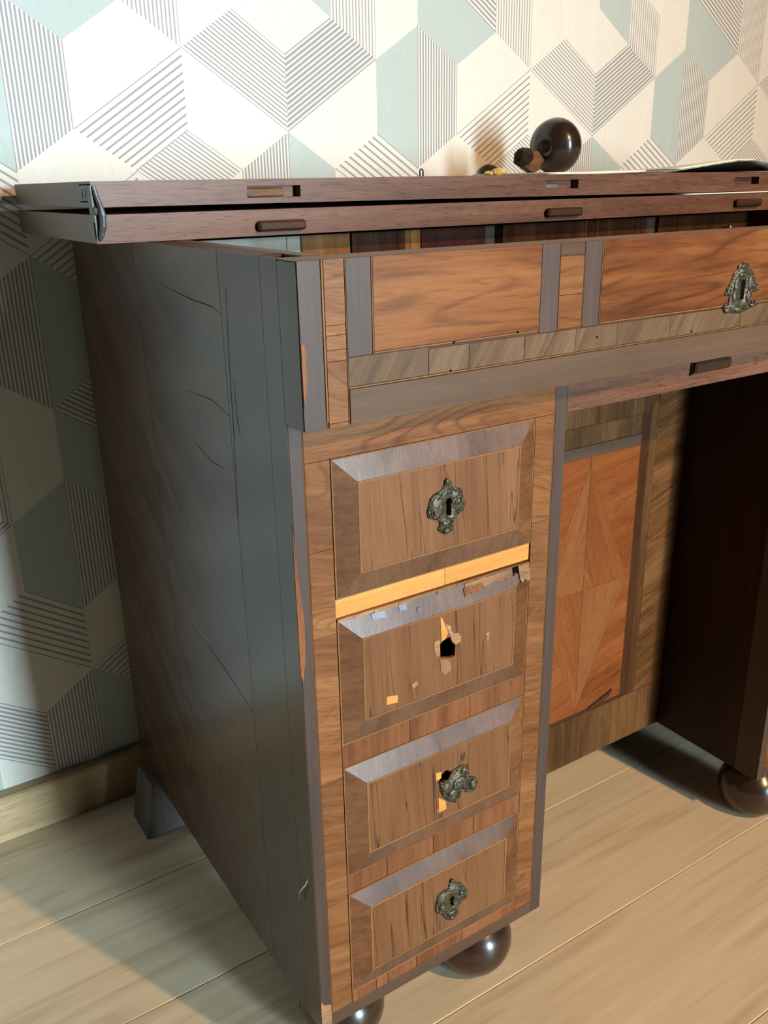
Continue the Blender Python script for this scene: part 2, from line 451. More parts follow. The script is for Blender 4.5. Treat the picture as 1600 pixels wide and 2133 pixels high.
# oak boards
floor = box('floor', xa, xb, -4.3, YW, -0.04, -0.0125, 'core', bev=0)
structure(floor)
def plank(x0, x1, y0, y1):
    bm = bmesh.new(); b = .0009
    pr = [(y0+.0002, -.012), (y0+.0002, -b), (y0+b+.0002, 0), (y1-b-.0002, 0), (y1-.0002, -b), (y1-.0002, -.012)]
    add_hull(bm, [(x0+.0003, y, z) for y, z in pr], [(x1-.0003, y, z) for y, z in pr])
    return link('floor_board', bm, 'oak', floor)
S2, BW = 0.20421, 0.17697
n = -25
while S2+n*BW < YW-.001:
    y0, y1 = S2+n*BW, min(S2+(n+1)*BW, YW)
    cuts = [xa, -1.35+.5*random.random(), 1.75+.5*random.random(), xb]
    for a, b in zip(cuts, cuts[1:]): plank(a, b, y0, y1)
    n += 1
bm = bmesh.new()
pr = [(.5571, 0.0002), (.5571, .0625), (.5593, .0647), (YW-.0002, .0647), (YW-.0002, 0.0002)]
add_hull(bm, [(xa, y, z) for y, z in pr], [(xb, y, z) for y, z in pr])
structure(link('baseboard_back', bm, 'baseboard'))

# ------------------------------------------------------------------ the desk
H, ZA, O, W, TW, XR, D, ZB = .7545, .6448, .0265, .2638, .896, .632, .520, .0775
desk = empty('writing_desk', (TW/2, D/2, 0))
tag(desk, 'old walnut kneehole writing desk with folded top and worn veneer against the wallpaper', 'desk')

# carcass
box('side_panel', .001, .022, O+.0345, D, ZB, H, 'core', desk, .0006)
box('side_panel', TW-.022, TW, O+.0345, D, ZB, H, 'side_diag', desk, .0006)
box('back_board', .0225, TW-.0225, D-.012, D, ZB+.01, .745, 'core', desk)
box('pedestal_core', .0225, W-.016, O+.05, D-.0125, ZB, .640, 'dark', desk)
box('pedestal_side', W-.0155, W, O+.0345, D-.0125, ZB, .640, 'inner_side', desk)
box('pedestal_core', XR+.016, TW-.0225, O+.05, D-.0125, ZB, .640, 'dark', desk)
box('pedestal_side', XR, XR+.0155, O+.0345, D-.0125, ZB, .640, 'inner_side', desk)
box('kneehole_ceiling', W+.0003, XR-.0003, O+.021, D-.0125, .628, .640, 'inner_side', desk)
box('well_floor', .0225, TW-.0225, .0325, D-.0125, .6408, .656, 'core', desk)
box('rim', .0225, .036, .0325, D-.0125, .6565, H, 'lid', desk)
box('rim', TW-.036, TW-.0225, .0325, D-.0125, .6565, H, 'lid', desk)
ap = box('front_apron', .0012, TW-.0012, .0008, .032, ZA, H-.0015, 'core', desk)
box('apron_top_edge', .0004, TW-.0004, .0006, .032, H-.0014, H-.0004, 'walnut_h', ap, .0003)
# left end of the apron, which stands proud of the pedestal side
box('apron_cheek', 0, .0011, .0008, O+.0005, ZA, H-.0015, 'side_v', ap, .0003)
box('apron_cheek', TW-.0011, TW, .0008, O+.0005, ZA, H-.0015, 'side_v', ap, .0003)

# side veneers of the left pedestal
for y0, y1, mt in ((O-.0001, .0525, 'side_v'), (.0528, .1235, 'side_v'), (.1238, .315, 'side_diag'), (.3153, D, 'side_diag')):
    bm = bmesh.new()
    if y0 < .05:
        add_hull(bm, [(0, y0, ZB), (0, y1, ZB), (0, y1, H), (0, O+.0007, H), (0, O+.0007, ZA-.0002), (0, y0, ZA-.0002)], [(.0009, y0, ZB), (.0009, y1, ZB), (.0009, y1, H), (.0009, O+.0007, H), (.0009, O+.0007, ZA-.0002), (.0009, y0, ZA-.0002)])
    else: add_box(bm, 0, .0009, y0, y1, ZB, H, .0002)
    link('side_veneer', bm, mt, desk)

# apron veneers: list (x0,x1,z0,z1,material)
zt = H-.0004
def apv(x0, x1, z0, z1, mt, nm='veneer', pr=None):
    t = pr if pr is not None else .0003*random.random()
    return box(nm, x0+.00015, x1-.00015, -t, .0007, z0+.00015, z1-.00015, mt, ap, .00018)
def apron_half(mir):
    def X(a, b): return (a, b) if not mir else (TW-b, TW-a)
    apv(*X(0.0003, .0170), ZA, zt, 'ebony', 'edge_banding')
    apv(*X(.0171, .0188), ZA+.004, zt, 'string', 'stringing', .0004)
    zz = [ZA-.0005, .6475, .689, .6965, .706, .7125, zt]
    for i in range(6): apv(*X(.0190, .0343), zz[i], zz[i+1], 'walnut_stile')
    apv(*X(.0344, .0352), ZA, zt, 'string', 'stringing', .0004)
    apv(*X(.0353, .0545), .6905, zt, 'ebony', 'edge_banding')
    apv(*X(.0546, .0558), .6895, zt, 'string', 'stringing', .0004)
    apv(*X(.0559, .2040), .6920, zt, 'walnut_panel', 'panel_veneer')
    apv(*X(.0559, .2040), .6907, .6919, 'string', 'stringing', .0004)
    apv(*X(.2041, .2225), .6892, zt, 'ebony', 'edge_banding')
    apv(*X(.2226, .2478), .6900, .7155, 'walnut_h')
    apv(*X(.2226, .2478), .7156, .7445, 'walnut_h')
    apv(*X(.2226, .2478), .7446, zt, 'ebony_h')
    apv(*X(.2479, .2487), .6900, zt, 'string', 'stringing', .0004)
    apv(*X(.2488, .2668), .6892, zt, 'ebony', 'edge_banding')
    apv(*X(.2669, .2680), .6900, zt, 'string', 'stringing', .0004)
    xs = [.0353, .101, .137, .190, .243, .289, .353, TW/2]
    for a, b in zip(xs, xs[1:]):
        x0, x1 = X(a, b)
        apv(x0, x1, .6705, .6888 if a > .054 else .6903, 'cross_diag', 'crossbanding')
apron_half(False); apron_half(True)
apv(.2681, TW-.2681, .6915, zt, 'walnut_panel', 'panel_veneer')
apv(.2681, TW-.2681, .6902, .6914, 'string', 'stringing', .0004)
apv(.0353, TW-.0353, .6692, .6704, 'string', 'stringing', .0006)
apv(.0353, TW-.0353, ZA, .6690, 'ebony_h', 'lower_band', .0010)
# chipped corner of the apron: pale wood under the lost veneer
poly_plate('chipped_patch', [(.0004, .7030), (.0034, .7020), (.0040, .6955), (.0030, .690), (.0038, .682), (.0026, .672), (.0006, .6620), (.0004, .675)], -.0010, .0002, 'raw_brown', ap)
poly_plate('missing_corner', [(.0232, .6405), (.0336, .6405), (.0330, .6448), (.0240, .6443)], O-.0012, O-.0002, 'dark', ap)

# kneehole rail with its small wooden catch
rail = box('kneehole_rail', W+.0003, XR-.0003, O, O+.020, .613, .6404, 'lid', desk)
box('catch', .4235, .476, O-.004, O-.0002, .6262, .6365, 'tongue', rail, .002)
poly_plate('catch_slot', [(.4185, .6245), (.4238, .6255), (.4238, .6385), (.4195, .6385)], O-.0006, O-.0001, 'dark', rail)

# old cracks and gaps in the left side veneer
def side_crack(pts, w=.0006):
    bm = bmesh.new()
    n = len(pts); up = []; dn = []
    for i, (y, z) in enumerate(pts):
        a, b = pts[max(i-1, 0)], pts[min(i+1, n-1)]
        d = Vector((b[0]-a[0], b[1]-a[1])).normalized(); k = w*(.25 if i in (0, n-1) else 1)/2
        up.append((y-d.y*k, z+d.x*k)); dn.append((y+d.y*k, z-d.x*k))
    lp = up+dn[::-1]
    add_hull(bm, [(-.00012, y, z) for y, z in lp], [(.0004, y, z) for y, z in lp])
    link('crack', bm, 'dark', desk)
for cp in ([(.2553, .7213), (.1852, .7148), (.1417, .713), (.1226, .7089)], [(.2166, .6354), (.1583, .6379), (.1237, .6314)], [(.1097, .6623), (.1089, .6291), (.1054, .6193)], [(.2615, .3913), (.1818, .3782), (.1224, .362)], [(.2055, .5919), (.1704, .5833), (.1407, .5833)], [(.1115, .7289), (.1157, .6723), (.1178, .6196), (.1238, .5378)]):
    side_crack(cp)
for hx, hz in ((.1201, .6712), (.1229, .6911), (.2662, .6799), (.1826, .6922), (.3815, .6728)):
    poly_plate('nail_hole', [(hx+.0009*math.cos(k*math.pi/4), hz+.0009*math.sin(k*math.pi/4)) for k in range(8)], -.0007, .0002, 'dark', ap)

# ---------------------------------------------- pedestal fronts
def pedestal_front(dx, main):
    B = lambda nm, x0, x1, z0, z1, mt, yf=0.0, dp=.034: box(nm, x0+dx, x1+dx, O-yf, O+dp, z0, z1, mt, desk, .0003)
    B('edge_banding', .0010 if main else 0.0, .0113, ZB, .6444, 'ebony', .0002)
    B('edge_banding', .2512, W, ZB, .6444, 'ebony', .0002)
    B('stringing', .2500, .2509, ZB, .6444, 'string', .0002)
    B('stringing', .0114, .0120, .09, .6444, 'string', .0001)
    B('top_rail', .0122, .2498, .6142, .6444, 'walnut_h', .0001)
    zj = [.0915, .116, .213, .297, .3415, .474, .545, .6139]
    for a, b in zip(zj, zj[1:]):
        B('stile_veneer', .0122, .0328, a+.0002, b, 'walnut_stile', .0003*random.random())
    zj = [.0915, .135, .2335, .345, .4305, .52, .6139]
    for a, b in zip(zj, zj[1:]):
        B('stile_veneer', .2293, .2498, a+.0002, b, 'walnut_stile', .0003*random.random())
    B('bare_rail', .0330, .1372, .4862, .5016, 'bare' if main else 'rail_red', -.0012)
    B('bare_rail', .1375, .2290, .4862, .5016, 'bare' if main else 'rail_red', -.0014)
    for z0, z1, js in ((.3495, .3708, (.033, .100, .165, .229)), (.2175, .2372, (.033, .074, .125, .172, .229)), (.0915, .1042, (.033, .0595, .0725, .105, .160, .229))):
        for a, b in zip(js, js[1:]):
            B('rail_veneer', a+.0002, b-.0001, z0, z1, 'rail_red', .0002*random.random())
    B('bottom_edge', .0114, .2511, ZB, .0913, 'ebony_h', .0003)
    if main:
        poly_plate('split_edge', [(-.0002, .5705), (.0012, .5420), (.0028, .5200), (.0052, .4950), (.0046, .4630), (.0014, .4420), (-.0002, .4500)], O-.0008, O+.0006, 'raw_brown', desk)
        poly_plate('chipped_patch', [(.0005, .1150), (.0040, .1080), (.0105, .1050), (.0110, .0800), (.0004, .0790)], O-.0009, O-.0001, 'bare_pale', desk)

DX0, DX1 = .0335, .2287
BEV, UP = .0192, .0050
HOLE2 = [(0.1272, 0.4361), (0.1333, 0.4402), (0.139, 0.4405), (0.1402, 0.4355), (0.1442, 0.4306), (0.1437, 0.4209), (0.1392, 0.4203), (0.1283, 0.4239), (0.1283, 0.4306)]
HOLE3 = [(0.1307, 0.3055), (0.1355, 0.308), (0.1403, 0.3048), (0.1398, 0.2963), (0.1295, 0.2961), (0.1262, 0.2975)]
def keyhole(cx, cz, s=1.0):
    pts = []
    for k in range(9):
        a = R(-40 + 260*k/8); pts.append((cx+.0031*s*math.cos(a), cz+.0045*s+.0031*s*math.sin(a)))
    pts += [(cx-.0026*s, cz-.0075*s), (cx+.0026*s, cz-.0075*s)]
    return pts
FIELD = O-UP
def drawer(z0, z1, hole, dx=0.0):
    a0, a1 = DX0+dx, DX1+dx
    ix0, ix1, iz0, iz1 = a0+BEV, a1-BEV, z0+BEV, z1-BEV
    d = box('drawer', a0, a1, O+.030, O+.049, z0, z1, 'dark', desk)
    yb = O+.012
    def bev(name, q, mt):
        # q: four (x,z,front y) corners
        bm = bmesh.new()
        add_hull(bm, [(x, y, z) for x, z, y in q], [(x, yb, z) for x, z, y in q])
        return link(name, bm, mt, d)
    g = .0001; s = .0011
    yo, yi = O, FIELD
    bev('bevel_veneer', [(a0+s, z1-s, yo), (a1-s, z1-s, yo), (ix1+g, iz1+g, yi), (ix0-g, iz1+g, yi)], 'bevel_h')
    bev('bevel_veneer', [(a0+s, z0+s, yo), (a1-s, z0+s, yo), (ix1+g, iz0-g, yi), (ix0-g, iz0-g, yi)], 'bevel_h')
    bev('bevel_veneer', [(a0+s, z0+s+g, yo), (a0+s, z1-s-g, yo), (ix0-g, iz1, yi), (ix0-g, iz0, yi)], 'bevel_v')
    bev('bevel_veneer', [(a1-s, z0+s+g, yo), (a1-s, z1-s-g, yo), (ix1+g, iz1, yi), (ix1+g, iz0, yi)], 'bevel_v')
    bm = bmesh.new()                              # outer bead
    for (u0, u1, w0, w1) in ((a0, a1, z1-s+.0001, z1), (a0, a1, z0, z0+s-.0001), (a0, a0+s-.0001, z0+s, z1-s), (a1-s+.0001, a1, z0+s, z1-s)):
        add_box(bm, u0, u1, yo-.0002, yb, w0, w1)
    link('bead', bm, 'string', d)
    t = .0014
    bm = bmesh.new()                              # inner stringing
    for (u0, u1, w0, w1) in ((ix0, ix1, iz1-t, iz1), (ix0, ix1, iz0, iz0+t), (ix0, ix0+t, iz0+t, iz1-t), (ix1-t, ix1, iz0+t, iz1-t)):
        add_box(bm, u0, u1, yi-.0003, yb, w0, w1)
    link('stringing', bm, 'string', d)
    bm = bmesh.new()
    t += .0001
    rect = [(ix0+t, iz0+t), (ix1-t, iz0+t), (ix1-t, iz1-t), (ix0+t, iz1-t)]
    plate_with_hole(bm, rect, [(x+dx, z) for x, z in hole], yi, yi+.003)
    link('field_veneer', bm, 'field', d)
    return d

def escutcheon(outline, key, y, parent, blobs, ridge=(), th=.0013):
    bm = bmesh.new()
    if key: plate_with_hole(bm, outline, key, y-th, y-.0001)
    else: add_hull(bm, [(x, y-th, z) for x, z in outline], [(x, y-.0001, z) for x, z in outline])
    n = len(outline)
    for i in range(n):                            # cast scroll-work along the rim
        (x0, z0), (x1, z1) = outline[i], outline[(i+1) % n]
        cx = sum(p[0] for p in outline)/n; cz = sum(p[1] for p in outline)/n
        for t in (0.0, .5):
            x, z = x0+(x1-x0)*t, z0+(z1-z0)*t
            x += (cx-x)*.10; z += (cz-z)*.10
            r = .0009+.0008*random.random()
            add_blob(bm, (x, y-th+.0003, z), (r*1.2, r*.8, r*1.1), 1)
    for x, z, rx, rz in blobs:
        add_blob(bm, (x, y-th, z), (rx, .0018, rz), 2)
    for path in ridge:
        add_tube(bm, [(x, y-th-.0003, z) for x, z in path], .0007, 6)
    return link('escutcheon', bm, 'bronze', parent, smooth=True)

def scroll(cx, cz, r, a0, turns, n=14):
    return [(cx+r*(1-.7*i/n)*math.cos(a0+turns*2*math.pi*i/n), cz+r*(1-.7*i/n)*math.sin(a0+turns*2*math.pi*i/n)) for i in range(n+1)]

OUT1 = [(0.1329, 0.5817), (0.1377, 0.5781), (0.1362, 0.5753), (0.1415, 0.5728), (0.1474, 0.5707), (0.1492, 0.564), (0.152, 0.5579), (0.1499, 0.5519), (0.1434, 0.5488), (0.1402, 0.5439), (0.1392, 0.5367), (0.1317, 0.5348), (0.1253, 0.5395), (0.1284, 0.5438), (0.1252, 0.5482), (0.1158, 0.5522), (0.1142, 0.557), (0.1174, 0.568), (0.121, 0.5708), (0.1283, 0.5728), (0.1314, 0.5771)]
OUT4 = [(0.1411, 0.1832), (0.1439, 0.1794), (0.1538, 0.1719), (0.1615, 0.1596), (0.1611, 0.1504), (0.1541, 0.1495), (0.1501, 0.1434), (0.1508, 0.1371), (0.1445, 0.1323), (0.1369, 0.136), (0.1311, 0.1457), (0.1238, 0.1528), (0.1232, 0.1583), (0.1265, 0.1715), (0.1321, 0.173), (0.1389, 0.1729)]
FRAG3 = [(0.1277, 0.2981), (0.1367, 0.2977), (0.1415, 0.3049), (0.1524, 0.3067), (0.1599, 0.3036), (0.1601, 0.2941), (0.1589, 0.2917), (0.1683, 0.2876), (0.171, 0.2805), (0.1674, 0.2725), (0.1617, 0.2738), (0.1566, 0.2772), (0.1516, 0.2794), (0.1499, 0.2718), (0.1456, 0.269), (0.1375, 0.2738), (0.132, 0.281), (0.1284, 0.2897)]
OUTA = [(0.4351, 0.7255), (0.4418, 0.7272), (0.4492, 0.7253), (0.4506, 0.7213), (0.4566, 0.7184), (0.4614, 0.7122), (0.4606, 0.7071), (0.4673, 0.7044), (0.4685, 0.7014), (0.4589, 0.701), (0.4583, 0.6977), (0.4556, 0.6935), (0.4582, 0.6896), (0.4671, 0.6903), (0.4682, 0.688), (0.456, 0.6853), (0.4433, 0.6827), (0.4288, 0.6847), (0.42, 0.6884), (0.4213, 0.6905), (0.4305, 0.6912), (0.4267, 0.6959), (0.4281, 0.7008), (0.4201, 0.7007), (0.4226, 0.7056), (0.4273, 0.7117), (0.4295, 0.7184), (0.4346, 0.722)]

ZD = [(.5022, .6138), (.3712, .4848), (.2378, .3492), (.1047, .2170)]
K1h, K4h = keyhole(.1352, .5575), keyhole(.1425, .1555, .85)
def scrolls_of(o):
    xs = [p[0] for p in o]; zs = [p[1] for p in o]
    cx, cz = (min(xs)+max(xs))/2, (min(zs)+max(zs))/2; w, h = (max(xs)-min(xs))/2, (max(zs)-min(zs))/2
    rg = [scroll(cx-.58*w, cz-.12*h, .0048, R(60), 1.4), scroll(cx+.60*w, cz+.10*h, .0046, R(120), -1.4),
          [(cx-.45*w, cz+.35*h), (cx-.15*w, cz+.55*h), (cx+.05*w, cz+.8*h)], [(cx+.5*w, cz+.5*h), (cx+.2*w, cz+.58*h), (cx+.05*w, cz+.8*h)],
          [(cx-.35*w, cz-.55*h), (cx, cz-.48*h), (cx+.3*w, cz-.50*h)]]
    bl = [(cx-.58*w, cz-.12*h, .0026, .0026), (cx+.6*w, cz+.1*h, .0026, .0026), (cx+.0*w, cz+.9*h, .0022, .0024), (cx-.02*w, cz-.58*h, .0052, .0022), (cx, cz-.85*h, .0034, .0026)]
    return bl, rg
drs = []
for i, (z0, z1) in enumerate(ZD):
    drs.append(drawer(z0, z1, [K1h, HOLE2, HOLE3, K4h][i]))
pedestal_front(0.0, True)
d1, d2, d3, d4 = drs
for d, lab in zip(drs, ('top drawer with ornate bronze escutcheon', 'second drawer with missing escutcheon and torn veneer', 'third drawer with a broken escutcheon fragment', 'bottom drawer with worn bronze escutcheon')):
    d['label'] = lab
bl, rg = scrolls_of(OUT1); escutcheon(OUT1, K1h, FIELD, d1, bl, rg)
bl, rg = scrolls_of(OUT4); escutcheon(OUT4, K4h, FIELD, d4, bl, rg[:2])
escutcheon(FRAG3, None, FIELD, d3, [(.150, .289, .0085, .007), (.1545, .3005, .0045, .0035), (.1655, .2805, .004, .0055), (.1425, .2795, .0055, .006), (.135, .290, .0055, .0055)], [scroll(.1655, .2805, .005, 0, 1.2), scroll(.142, .278, .0058, 1, 1.3)])
bl = [(.4425, .7235, .0042, .0028), (.4430, .7165, .0075, .0022), (.4350, .708, .0040, .0075), (.4540, .709, .0038, .0075), (.4340, .6985, .0036, .0060), (.4535, .6975, .0036, .0055), (.4265, .687, .0055, .0026), (.4430, .6865, .0080, .0030), (.4610, .6890, .0050, .0020)]
escutcheon(OUTA, keyhole(.4445, .7035, 1.15), 0.0, ap, bl, [scroll(.4265, .7035, .004, 1, 1.1), scroll(.463, .7035, .004, 2, -1.1)])
poly_plate('keyhole_shadow', keyhole(.4445, .7035, 1.15), -.0012, -.0006, 'dark', ap)

# second drawer: wear
yp = FIELD-.0005
def patch(pts, mt, d=d2, nm='bare_patch', y0=yp, y1=FIELD+.0004): return poly_plate(nm, pts, y0, y1, mt, d)
patch([(0.1279, 0.462), (0.1298, 0.4609), (0.1361, 0.4455), (0.1333, 0.4402), (0.1291, 0.4395)], 'bare')
patch([(0.1332, 0.4544), (0.1389, 0.4507), (0.1389, 0.4466), (0.1424, 0.4425), (0.1463, 0.4423), (0.1499, 0.4371), (0.1494, 0.4331), (0.1448, 0.4315), (0.1403, 0.436), (0.1378, 0.4429)], 'bare_pale')
patch([(0.1221, 0.4407), (0.1271, 0.4427), (0.1277, 0.4365), (0.1278, 0.4261), (0.1233, 0.4266), (0.1216, 0.4358)], 'bare_pale')
patch([(0.1278, 0.4225), (0.1357, 0.4199), (0.1392, 0.4146), (0.1387, 0.4079), (0.1336, 0.406), (0.129, 0.4102)], 'bare_pale')
patch([(0.1764, 0.4325), (0.1812, 0.4326), (0.1803, 0.4234), (0.1784, 0.424)], 'bare_pale')
patch([(.0738, .4058), (.0845, .4037), (.0845, .3967), (.0736, .3981)], 'bare')
patch([(.0985, .4085), (.1040, .4110), (.1050, .4060), (.1000, .4040)], 'bare_pale')
patch([(0.1236, 0.3096), (0.1295, 0.3088), (0.1295, 0.3019), (0.1242, 0.3014)], 'bare', d3)
patch([(0.1266, 0.2823), (0.1345, 0.2752), (0.1358, 0.2663), (0.1273, 0.2654)], 'bare', d3)
patch([(.1245, .2700), (.1268, .2715), (.1268, .2665), (.1250, .2650)], 'bare_pale', d3)
def bevel_patch(pts, mt, nm, lift=.0005):
    z1 = ZD[1][1]
    yy = lambda z: O - UP*min(1, max(0, (z1-z)/BEV)) - lift
    bm = bmesh.new(); add_hull(bm, [(x, yy(z), z) for x, z in pts], [(x, yy(z)+lift+.0006, z) for x, z in pts])
    return link(nm, bm, mt, d2)
bevel_patch([(.0633, .4823), (.0767, .4821), (.0766, .4763), (.0641, .4775)], 'tape', 'adhesive_patch')
bevel_patch([(.0895, .4830), (.0970, .4828), (.0968, .4772), (.0897, .4776)], 'tape', 'adhesive_patch')
bevel_patch([(.1060, .4760), (.1115, .4752), (.1110, .4715), (.1065, .4722)], 'bevel_h', 'adhesive_patch')
def ragged(x0, x1, zt_, zb_, n):
    up = [(x0+(x1-x0)*k/n, zt_-.0008*random.random()) for k in range(n+1)]
    dn = [(x1-(x1-x0)*k/n, zb_+.0042*random.random()) for k in range(n+1)]
    return up+dn
bevel_patch(ragged(.1560, .2060, .4838, .4738, 14), 'bare_pale', 'torn_edge', .0006)
bevel_patch(ragged(.1545, .1750, .4800, .4722, 7), 'raw_brown', 'torn_edge', .0009)
bevel_patch(ragged(.2150, .2268, .4846, .4690, 6), 'bare_pale', 'torn_edge', .0012)
bevel_patch(ragged(.2090, .2150, .4846, .4760, 5), 'dark', 'torn_edge', .0003)
# ragged upper lip of the second drawer
bm = bmesh.new(); x = DX0
while x < .150:
    w = .004+.008*random.random(); h = .0008+.0022*random.random()
    add_box(bm, x, min(x+w, .150), O-.0012-.0006*random.random(), O+.006, .4846-h, .4858)
    x += w
link('torn_edge', bm, 'bare_pale', d2)
# iron lock inside the hole
bm = bmesh.new(); add_box(bm, .125, .147, O+.0135, O+.0160, .418, .4435); add_blob(bm, (.1345, O+.0125, .4345), (.0035, .002, .0055), 2); add_box(bm, .1285, .1325, O+.010, O+.0135, .4245, .4275)
link('lock', bm, 'black_iron', d2)
bm = bmesh.new(); add_box(bm, .124, .146, O+.0135, O+.0160, .291, .311); link('lock', bm, 'black_iron', d3)

# right pedestal: same fronts (mostly outside the picture)
pedestal_front(XR, False)
for i, (z0, z1) in enumerate(ZD):
    d = drawer(z0, z1, keyhole(.1352, (z0+z1)/2), XR)
    ol = [(x+XR, z+(z0+z1)/2-.5580) for x, z in OUT1]
    bl, rg = scrolls_of(ol)
    escutcheon(ol, [(x+XR, z) for x, z in keyhole(.1352, (z0+z1)/2)], FIELD, d, bl, rg[:2])

# ---------------------------------------------- recessed kneehole door
YD = .187
door = box('kneehole_door', W+.0003, XR-.0003, YD, YD+.018, ZB, .6275, 'core', desk)
def dv(x0, x1, z0, z1, mt, nm='veneer', t=None):
    t = t if t is not None else .0006+.0003*random.random()
    return box(nm, x0+.0001, x1-.0001, YD-t, YD+.0003, z0+.0001, z1-.0001, mt, door, .00015)
cx = (W+XR)/2
for mir in (0, 1):
    X = (lambda a, b: (a, b)) if not mir else (lambda a, b: (2*cx-b, 2*cx-a))
    dv(*X(.5485, .5625), .1525, .536, 'door_dark', 'dark_band')
    dv(*X(.5626, .5760), .145, .548, 'door_cross_v', 'inner_band')
    zs = [.148, .215, .29, .365, .44, .515, .56]
    for a, b in zip(zs, zs[1:]): dv(*X(.5761, XR-.004), a, b, 'door_cross_h', 'crossbanding')
xs = [W+.004, .30, .36, .42, .48, .535, .585, XR-.004]
for a, b in zip(xs, xs[1:]):
    dv(a, b, .0785, .1475, 'door_cross_v', 'crossbanding')
    dv(a, b, .5605, .6265, 'door_cross_v', 'crossbanding')
xi0, xi1 = 2*cx-.5484, .5484
dv(xi0, xi1, .5365, .5600, 'door_cross_v', 'crossbanding')
dv(xi0, xi1, .5130, .5363, 'door_cross_v', 'crossbanding')
dv(xi0, xi1, .4990, .5128, 'ebony_h', 'grey_band', .0014)
xm, zm0, zm1, zc = .4665, .1535, .4985, .328
def dp(pts, mt): return poly_plate('quarter_veneer', pts, YD-.0006-.0002*random.random(), YD+.0003, mt, door)
g = .0002
apx, bpx = (xm, zm1-.012), (xm, zm0+.004)
LW, RW = (.395, zc), (.5425, zc)
dp([(xm-g, zc+g), (apx[0]-g, apx[1]), (LW[0], LW[1]+g)], 'door_wing')
dp([(xm+g, zc+g), (RW[0], RW[1]+g), (apx[0]+g, apx[1])], 'door_wing2')
dp([(xm-g, zc-g), (LW[0], LW[1]-g), (bpx[0]-g, bpx[1])], 'door_wing2')
dp([(xm+g, zc-g), (bpx[0]+g, bpx[1]), (RW[0], RW[1]-g)], 'door_wing')
dp([(xi0, zc+g), (LW[0]-g, LW[1]+g), (apx[0]-2*g, apx[1]+g), (xm-g, zm1), (xi0, zm1)], 'door_panel')
dp([(xi1, zc+g), (xi1, zm1), (xm+g, zm1), (apx[0]+2*g, apx[1]+g), (RW[0]+g, RW[1]+g)], 'door_panel')
dp([(xi0, zc-g), (xi0, zm0), (xm-g, zm0), (bpx[0]-2*g, bpx[1]-g), (LW[0]-g, LW[1]-g)], 'door_panel')
dp([(xi1, zc-g), (RW[0]+g, RW[1]-g), (bpx[0]+2*g, bpx[1]-g), (xm+g, zm0), (xi1, zm0)], 'door_panel')
poly_plate('lifted_chip', [(.4870, .1535), (.5110, .1615), (.5310, .1680), (.5260, .1600), (.5190, .1575), (.5060, .1545)], YD-.0032, YD-.0005, 'door_dark', door)

# ---------------------------------------------- feet
prof = smooth_prof([(0, 0), (.017, .0002), (.030, .0055), (.0395, .020), (.0425, .036), (.0385, .052), (.028, .064), (.0215, .069)], 5) + [(.0215, .0774)]
def bun(x, y):
    bm = bmesh.new(); add_lathe(bm, prof, 44, Matrix.Translation((x, y, 0)))
    return link('bun_foot', bm, 'bun', desk, smooth=True)
bun(.2090, .0705); bun(.050, .078); bun(XR+.0440, .0590); bun(TW-.052, .080)
bun(.205, .455); bun(XR+.055, .455); bun(TW-.055, .455)
bm = bmesh.new()
add_hull(bm, [(-.0235, .4545, .0003), (.040, .4545, .0003), (.040, .512, .0003), (-.0235, .512, .0003)], [(-.0085, .458, ZB-.0005), (.040, .458, ZB-.0005), (.040, .512, ZB-.0005), (-.0085, .512, ZB-.0005)])
tag(link('block_foot', bm, 'block', desk), 'plain pale replacement block foot')

# ---------------------------------------------- interior behind the lid
YI = .300
inner = box('inner_fitting', .0362, TW-.0362, YI, YI+.012, .6563, .7520, 'dark', desk)
def iv(x0, x1, mt, nm='inner_veneer', t=.0012, z0=.658, z1=.7515):
    return box(nm, x0, x1, YI-t, YI+.0002, z0, z1, mt, inner, .0003)
iv(.0365, .1468, 'in_painted_sheen'); iv(.1472, .1620, 'in_painted_sheen'); iv(.1628, .2188, 'in_gold')
iv(.2200, .2740, 'in_dark', 'inner_drawer', .003); iv(.2742, .2850, 'in_dark', 'inner_drawer', .003); iv(.2855, .3055, 'in_gold'); iv(.3057, .3066, 'string')
iv(.3070, .3940, 'in_red', 'inner_drawer', .002); iv(.3945, .4080, 'ebony'); iv(.4195, .5505, 'in_dark', 'inner_drawer', .0016)
iv(.5507, .5519, 'string'); iv(.5521, .5690, 'in_dark'); iv(.5692, .5703, 'string'); iv(.5706, .6560, 'in_dark', 'inner_drawer')
iv(.6563, .6574, 'string'); iv(.6577, .6720, 'ebony'); iv(.6780, .8590, 'in_dark', 'inner_drawer', .0018)
bm = bmesh.new(); add_lathe(bm, [(0, .013), (.0028, .0125), (.0042, .010), (.0036, .0072), (.0016, .005), (.0016, 0)], 16, Matrix.Translation((.8086, YI-.0018, .7335)) @ Matrix.Rotation(R(90), 4, 'X'))
link('knob', bm, 'brass', inner, smooth=True)

